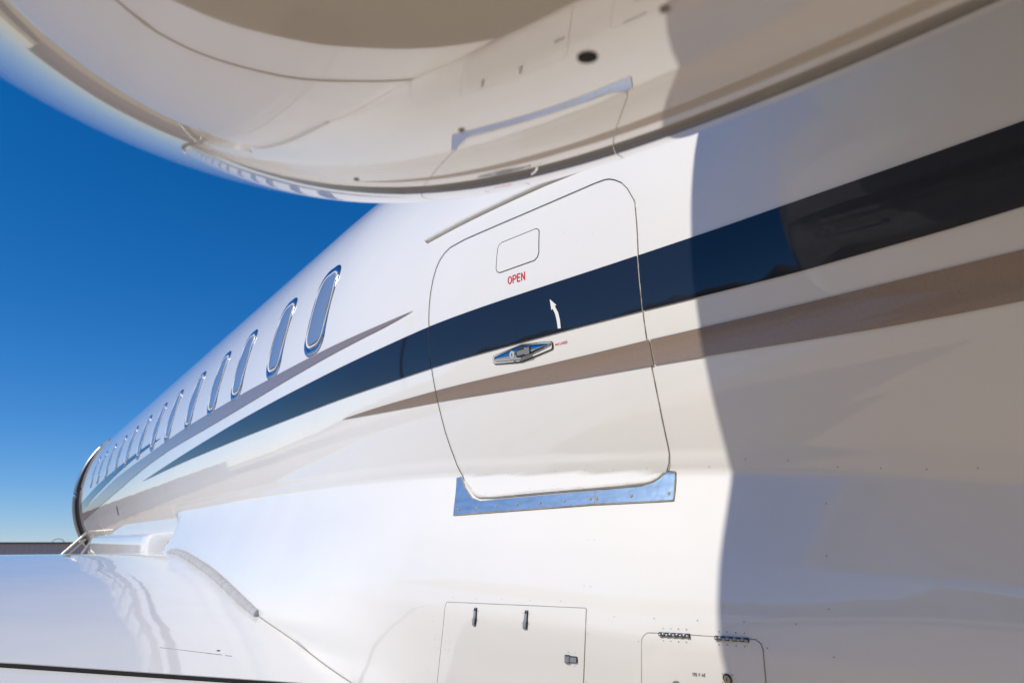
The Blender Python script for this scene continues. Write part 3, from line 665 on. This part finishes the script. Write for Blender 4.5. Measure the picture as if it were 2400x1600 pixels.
# service hatch low on the fairing
def beyond(p, q, dz):   # carry an edge on past q, down by dz
    p, q = np.array(p), np.array(q); return tuple(q + (q - p)*(dz/abs(q[1] - p[1])))
HP = HATCH_A + HATCH_R + [beyond(HATCH_R[-2], HATCH_R[-1], .12), beyond(HATCH_L[1], HATCH_L[0], .12)] + HATCH_L
sh_ = patch('service_hatch', HP, m_fair, jet, off=.0011, thick=.0011, su=.05, sv=.03)
ribbon('hatch_gap', HP, .0014, m_seam, sh_, off=.0013, closed=True, step=.03, crown=.0004)
m_latch = mottle(mat('latch_metal', (.40, .45, .52), .3, .45), (.40, .45, .52), .12, 90)
def latch(poly, split):
    P = np.array(poly); c = P.mean(0)
    a = patch('latch', poly, m_latch, sh_, off=.0050, thick=.003, su=.01, sv=.01)
    ribbon('latch_edge', poly, .0026, m_gap, sh_, off=.0034, closed=True, step=.01, crown=.0004)
    q = [tuple(c + (np.array(v) - c)*.82) for v in split]
    patch('latch_plate', q, m_latch, sh_, off=.0066, thick=.002, su=.01, sv=.01)
latch(LATCH1, [LATCH1[3], LATCH1[4], LATCH1[5], LATCH1[6]])
latch(LATCH2, [LATCH2[3], LATCH2[4], LATCH2[5], LATCH2[6]])
latch(LATCH3, [LATCH3[0], LATCH3[1], LATCH3[6], LATCH3[7]])
for l in (LATCH1, LATCH2):
    a, b = np.array(l[0]), np.array(l[1]); c = (a + b)/2 + np.array([-.0002, -.0035])
    patch('latch_hole', disc(c[0], c[1], .0028, 8), m_black, sh_, off=.0060, thick=.001, su=0, sv=0)
# ground power hatch
PW = [beyond(POWER[1], POWER[0], .14)] + POWER + [beyond(POWER[-2], POWER[-1], .14)]
ph_ = patch('ground_power_hatch', PW, m_fair, jet, off=.0011, thick=.0011, su=.05, sv=.03)
ribbon('hatch_gap', PW, .0014, m_seam, ph_, off=.0013, closed=True, step=.03, crown=.0004)
for hg in (HINGE1, HINGE2):
    a, b = np.array(hg[0]), np.array(hg[1]); mbh = MB(); n = 9
    q = np.array([a + (b - a)*t for t in np.linspace(0, 1, 12)])
    p, _ = side_map(q[:, 0], q[:, 1], .0022); V, F = pipe(p, .0040, 8); mbh.add(V, F, 1)
    for k in range(n):
        q = np.array([a + (b - a)*t for t in np.linspace((k + .03)/n, (k + .97)/n, 3)]) + np.array([0, .0007 if k % 2 else -.0007])
        p, _ = side_map(q[:, 0], q[:, 1], .0036); V, F = pipe(p, .0032, 8); mbh.add(V, F, 0)
    mbh.out('hinge', [m_steel, m_gap], ph_, smooth=True)
lettering('voltage_lettering', '115 V AC', *VAC, m_black, ph_, off=.0018, weight=.19)
k0 = KEY[0]
patch('key_lock_rim', disc(k0[0], k0[1], .0082, 18, 1.15), m_gap, ph_, off=.0048, thick=.003, su=0, sv=0)
patch('key_lock', disc(k0[0], k0[1], .0062, 18, 1.15), m_steel, ph_, off=.0062, thick=.002, su=0, sv=0)
patch('key_slot', [(k0[0]-.0006, k0[1]-.0038), (k0[0]+.001, k0[1]), (k0[0]+.0002, k0[1]+.0038), (k0[0]-.0014, k0[1])], m_black, ph_, off=.0068, thick=.0006, su=0, sv=0)
patch('latch', [(-1.030, -.300), (-1.030, -.2735), (-1.0255, -.2705), (-1.0175, -.2700), (-1.0155, -.273), (-1.0165, -.300)], m_steel, ph_, off=.0055, thick=.004, su=0, sv=0)
# rivets too small to pick apart
mbr = MB()
def rivet(x, z, r=.0017):
    q = np.array(disc(x, z, r, 7)); p, _ = side_map(q[:, 0], q[:, 1], .0017); mbr.add(p, [list(range(7))])
for x, z in RIV: rivet(x, z, .0010 if x < -1.0 else .0013)
for x in np.arange(-5.4, -1.9, .085): rivet(x, crease(x) - .02, .0009)
for x in np.arange(-.40, 2.4, .09): rivet(x, crease(x) + .022, .0010)
o = mbr.out('rivets', m_rivet, jet); o['kind'] = 'stuff'

# wing
def x_gap(y):
    o = .66 - np.asarray(y, float); return -2.36 - .34*np.minimum(o, .9) + .22*np.clip(o - .9, 0, 30)
def x_le(y): return -7.0 + .47*np.clip(-np.asarray(y, float), 0, 30)
def wz(x, y):
    y = np.asarray(y, float); xr = np.where(y >= 0, x, -7 + (x - x_le(y))*(x_gap(0) + 7)/(x_gap(y) - x_le(y)))
    return wing_z(xr, y)
yw = np.concatenate([np.linspace(1.7, -.6, 47), np.linspace(-.8, -7.6, 18)])
tt = np.concatenate([1 - np.cos(np.linspace(0, .5, 10)*math.pi), []])*.12; tt = np.concatenate([tt, np.linspace(.12, 1, 70)[1:]])
def wing_side(sgn, nm_):
    V = []; 
    for y in yw:
        le, te = float(x_le(y)), float(x_gap(y)); x = le + (te - le)*tt
        zu = wz(x, y); th = np.minimum(.40*np.sqrt(tt)*(1 - tt)*2.0 + .022*tt, .36)*(1 - .06*np.clip(-y, 0, 8))
        up = np.stack([x, np.full_like(x, y), zu], -1); lo = np.stack([x, np.full_like(x, y), zu - th], -1)[::-1]
        V.append(np.vstack([up, lo]))
    V = np.array(V); nu, nv = V.shape[:2]; V = V.reshape(-1, 3)
    F = grid_faces(nu, nv, True); F.append(list(range((nu-1)*nv, nu*nv)))
    if sgn < 0: V = V.copy(); V[:, 1] = 2*YC - V[:, 1]; F = [f[::-1] for f in F]
    return obj(nm_, V, [f[::-1] for f in F], m_wing, jet)
wg = wing_side(1, 'wing'); wing_side(-1, 'wing')['label'] = 'starboard wing behind the fuselage'
m_ = wg.modifiers.new('edges', 'EDGE_SPLIT'); m_.split_angle = math.radians(40)
# flap tucked under the wing's trailing edge, with a black strip painting in the step's shade and rubber seal
V = []; tf = np.linspace(0, 1, 14)
for y in np.concatenate([np.linspace(1.6, -.6, 24), np.linspace(-1, -4.5, 8)]):
    xg = float(x_gap(y)); zg = float(wz(np.array(xg), np.array(y))); x = xg - .03 + .36*tf
    zu = zg - .013 - .24*np.clip(x - xg, -.1, 1); th = .05*(1 - tf) + .006
    V.append(np.vstack([np.stack([x, np.full_like(x, y), zu], -1), np.stack([x, np.full_like(x, y), zu - th], -1)[::-1]]))
V = np.array(V); nu, nv = V.shape[:2]; V = V.reshape(-1, 3)
F = [f[::-1] for f in grid_faces(nu, nv, True)] + [list(range(nv)), list(range((nu-1)*nv, nu*nv))[::-1]]
fo = obj('flap', V, F, m_wing, wg); fo.modifiers.new('edges', 'EDGE_SPLIT').split_angle = math.radians(40)
V = []
for y in np.linspace(1.5, -4.5, 40):
    xg = float(x_gap(y)); zg = float(wz(np.array(xg), np.array(y))); V += [(xg + .004, y, zg - .002), (xg + .005, y, zg - .02)]
obj('flap_seal_shade', V, grid_faces(40, 2), m_dark, wg)
# rubber seal and joint along the wing root
def root_pt(x):
    lo, hi = .4, 1.6
    for _ in range(40):
        y = (lo + hi)/2
        if y < side(np.array(x), wing_z(np.array(x), np.array(y))): lo = y
        else: hi = y
    return np.array([x, lo, float(wing_z(np.array(x), np.array(lo)))])
rp = np.array([root_pt(x) for x in np.linspace(-5.15, -2.97, 60)])
rr = np.interp(rp[:, 0], [-5.15, -5.0, -4, -2.97], [.008, .022, .024, .019])
V, F = pipe(rp + np.array([0, -.004, .008]), rr, 10); obj('root_seal', V, F, m_seal, wg)
rp2 = np.array([root_pt(x) for x in np.linspace(-2.96, -1.9, 30)]); V, F = pipe(rp2 + np.array([0, -.001, .001]), .0022, 6); obj('root_joint', V, F, m_seam, wg)
ribbon('root_bracket', BRACKET, .0013, m_seam, wg, off=.0008, step=.03, crown=.0003)
def wing_map(x, y, off=0.):
    e = 3e-3; z = wing_z(x, y); zx = (wing_z(x+e, y) - wing_z(x-e, y))/(2*e); zy = (wing_z(x, y+e) - wing_z(x, y-e))/(2*e)
    n = np.stack([-zx, -zy, np.ones_like(z)], -1); n /= np.linalg.norm(n, axis=-1, keepdims=True)
    return np.stack([x, y, z], -1) + off*n, n
ribbon('panel_line', WLINE[:2], .0018, m_seal, wg, mapfn=wing_map, off=.0012, step=.05, crown=.0003)
ribbon('panel_line', WLINE[2:4], .0018, m_seal, wg, mapfn=wing_map, off=.0012, step=.05, crown=.0003)
patch('wing_vent', disc(WLINE[4][0], WLINE[4][1], .006, 8), m_black, wg, mapfn=wing_map, off=.001, thick=.001, su=0, sv=0)
# small static port dash on the forward fuselage
patch('static_port', disc(-8.55, .02 + .28, .02, 10, 2.6), m_gap, jet, off=.004, thick=.002, su=0, sv=0)

# engine nacelle
ss_ = np.concatenate([np.linspace(0, 1, 40)**2*.25, np.linspace(.25, 1.8, 90)[1:], np.linspace(1.8, 3.5, 24)[1:]])
an = np.linspace(0, 2*math.pi, 320, endpoint=False)
SS, AA = np.meshgrid(ss_, an, indexing='ij')
V, nn3 = nac_map(SS.ravel(), AA.ravel())
nn3 = nn3.reshape(len(ss_), len(an), 3); nn3[0] = np.array([-1, 0, 0]); nn3 = nn3.reshape(-1, 3)
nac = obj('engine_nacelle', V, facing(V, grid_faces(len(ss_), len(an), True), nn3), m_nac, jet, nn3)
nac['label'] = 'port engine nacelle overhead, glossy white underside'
# intake duct and fan face inside the lip
si = [0, .004, .015, .04, .1, .2, .5, .85]; ri = [NP[5]*q for q in (1, .98, .96, .94, .915, .895, .92, .96)]
V = np.array([(NP[0] + s, NP[1] + NP[3]*s + r*math.cos(a), NP[2] + NP[4]*s + r*math.sin(a)) for s, r in zip(si, ri) for a in an[::4]])
obj('intake_duct', V, grid_faces(len(si), 80, True), m_chrome, nac)
V = []; F = []
c = np.array([NP[0] + .84, NP[1] + NP[3]*.84, NP[2] + NP[4]*.84])
for k in range(28):
    a = 2*math.pi*k/28; o = len(V)
    for r, w, tw in ((.14, .012, .5), (.34, .05, .25), (.535, .075, .1)):
        for s in (-1, 1): V.append(c + np.array([s*.05*tw*2, r*math.cos(a + s*w), r*math.sin(a + s*w)]))
    F += [(o, o+1, o+3, o+2), (o+2, o+3, o+5, o+4)]
obj('fan_blades', V, F, m_steel, nac)['kind'] = 'stuff'
V = [(c[0] - .28*math.cos(t), c[1] + .15*math.sin(t)*math.cos(a), c[2] + .15*math.sin(t)*math.sin(a)) for t in np.linspace(.05, math.pi/2, 8) for a in np.linspace(0, 2*math.pi, 24, endpoint=False)]
obj('spinner', V, grid_faces(8, 24, True), m_jamb, nac)
V = [(c[0] + .04, c[1] + .54*math.cos(a), c[2] + .54*math.sin(a)) for a in an[::8]]; obj('fan_face', V, [list(range(40))], m_dark, nac)
# exhaust end
V, _ = nac_map(np.array([3.5]*80), an[::4]); V = np.vstack([V, V*np.array([1, .0, .0]) + np.array([.0, 1, 0])*(NP[1] + NP[3]*3.5) + np.array([0, 0, 1.])*(NP[2] + NP[4]*3.5) + (V - np.array([0, NP[1] + NP[3]*3.5, NP[2] + NP[4]*3.5]))*np.array([0, .8, .8])])
obj('exhaust_rim', V, grid_faces(2, 80, True), m_steel, nac)
h0 = N_HOLE[0]; patch('drain_hole', disc(h0[0], h0[1], .0062, 14, 1.5), m_dark, nac, mapfn=nac_map, off=.001, thick=.001, su=0, sv=0)
h0 = N_HOLE2[0]; patch('drain_hole', disc(h0[0], h0[1], .0030, 12, 1.4), m_seam, nac, mapfn=nac_map, off=.001, thick=.001, su=0, sv=0)
for h0 in (N_DOT[0], N_DOT[2]): patch('drain_hole', disc(h0[0], h0[1], .0026, 10, 1.4), m_seam, nac, mapfn=nac_map, off=.001, thick=.001, su=0, sv=0)
# pylon
V = []
for y in np.linspace(.55, 1.75, 5):
    for x, z in ((-.62, 1.10), (-.3, 1.17), (.8, 1.20), (2.4, 1.13), (.8, 1.0), (-.3, 1.03)): V.append((x - .12*(y - .55), y, z))
obj('engine_pylon', V, grid_faces(5, 6, True), m_white, jet)
# airstair with handrails
ast = MB()
for k in range(6):
    y = .80 - .20*k; z = -.34 - .195*k
    ast.box((-12.92, y, z), (.76, .24, .03))
for xr in (-13.32, -12.52):
    ast.add([(xr-.015, .98, -.25), (xr+.015, .98, -.25), (xr+.015, -.28, -1.48), (xr-.015, -.28, -1.48), (xr-.015, .98, -.33), (xr+.015, .98, -.33), (xr+.015, -.20, -1.52), (xr-.015, -.20, -1.52)],
            [(0,1,2,3),(7,6,5,4),(0,4,5,1),(1,5,6,2),(2,6,7,3),(3,7,4,0)])
asr = ast.out('airstair', [m_steel], jet)
for dx_, dz_ in ((0, 0), (.0, -.085)):
    pts = [(-12.2 + dx_, 1.06, .10 + dz_), (-12.2 + dx_, .80, -.20 + dz_), (-12.2 + dx_, .3, -.775 + dz_), (-12.2 + dx_, .0, -1.12 + dz_)]
    tubeobj('handrail', resample(pts, .1), .019, m_rail, asr)
tubeobj('handrail_post', [(-12.2, 1.13, -.02), (-12.2, 1.08, -.12), (-12.2, 1.03, -.22), (-12.2, .98, -.5)], .02, m_rail, asr)
# landing gear under the wing
for y in (.75, 2*YC - .75):
    tubeobj('gear_leg', [(-4.2, y, -.4), (-4.2, y, -.8), (-4.15, y, -1.15)], .07, m_steel, jet)
    for dy in (-.17, .17):
        V = []
        for r, w in ((.18, .09), (.34, .11), (.37, .07), (.37, -.07), (.34, -.11), (.18, -.09)):
            for a in np.linspace(0, 2*math.pi, 28, endpoint=False): V.append((-4.15 + r*math.cos(a), y + dy + w, -1.235 + .10 + r*math.sin(a) - .12))
        obj('wheel', V, grid_faces(6, 28, True) + [list(range(28)), list(range(140, 168))], m_rubber, jet)
print('tris', sum(sum(len(p.vertices) - 2 for p in o.data.polygons) for o in scene.objects if o.type == 'MESH'))
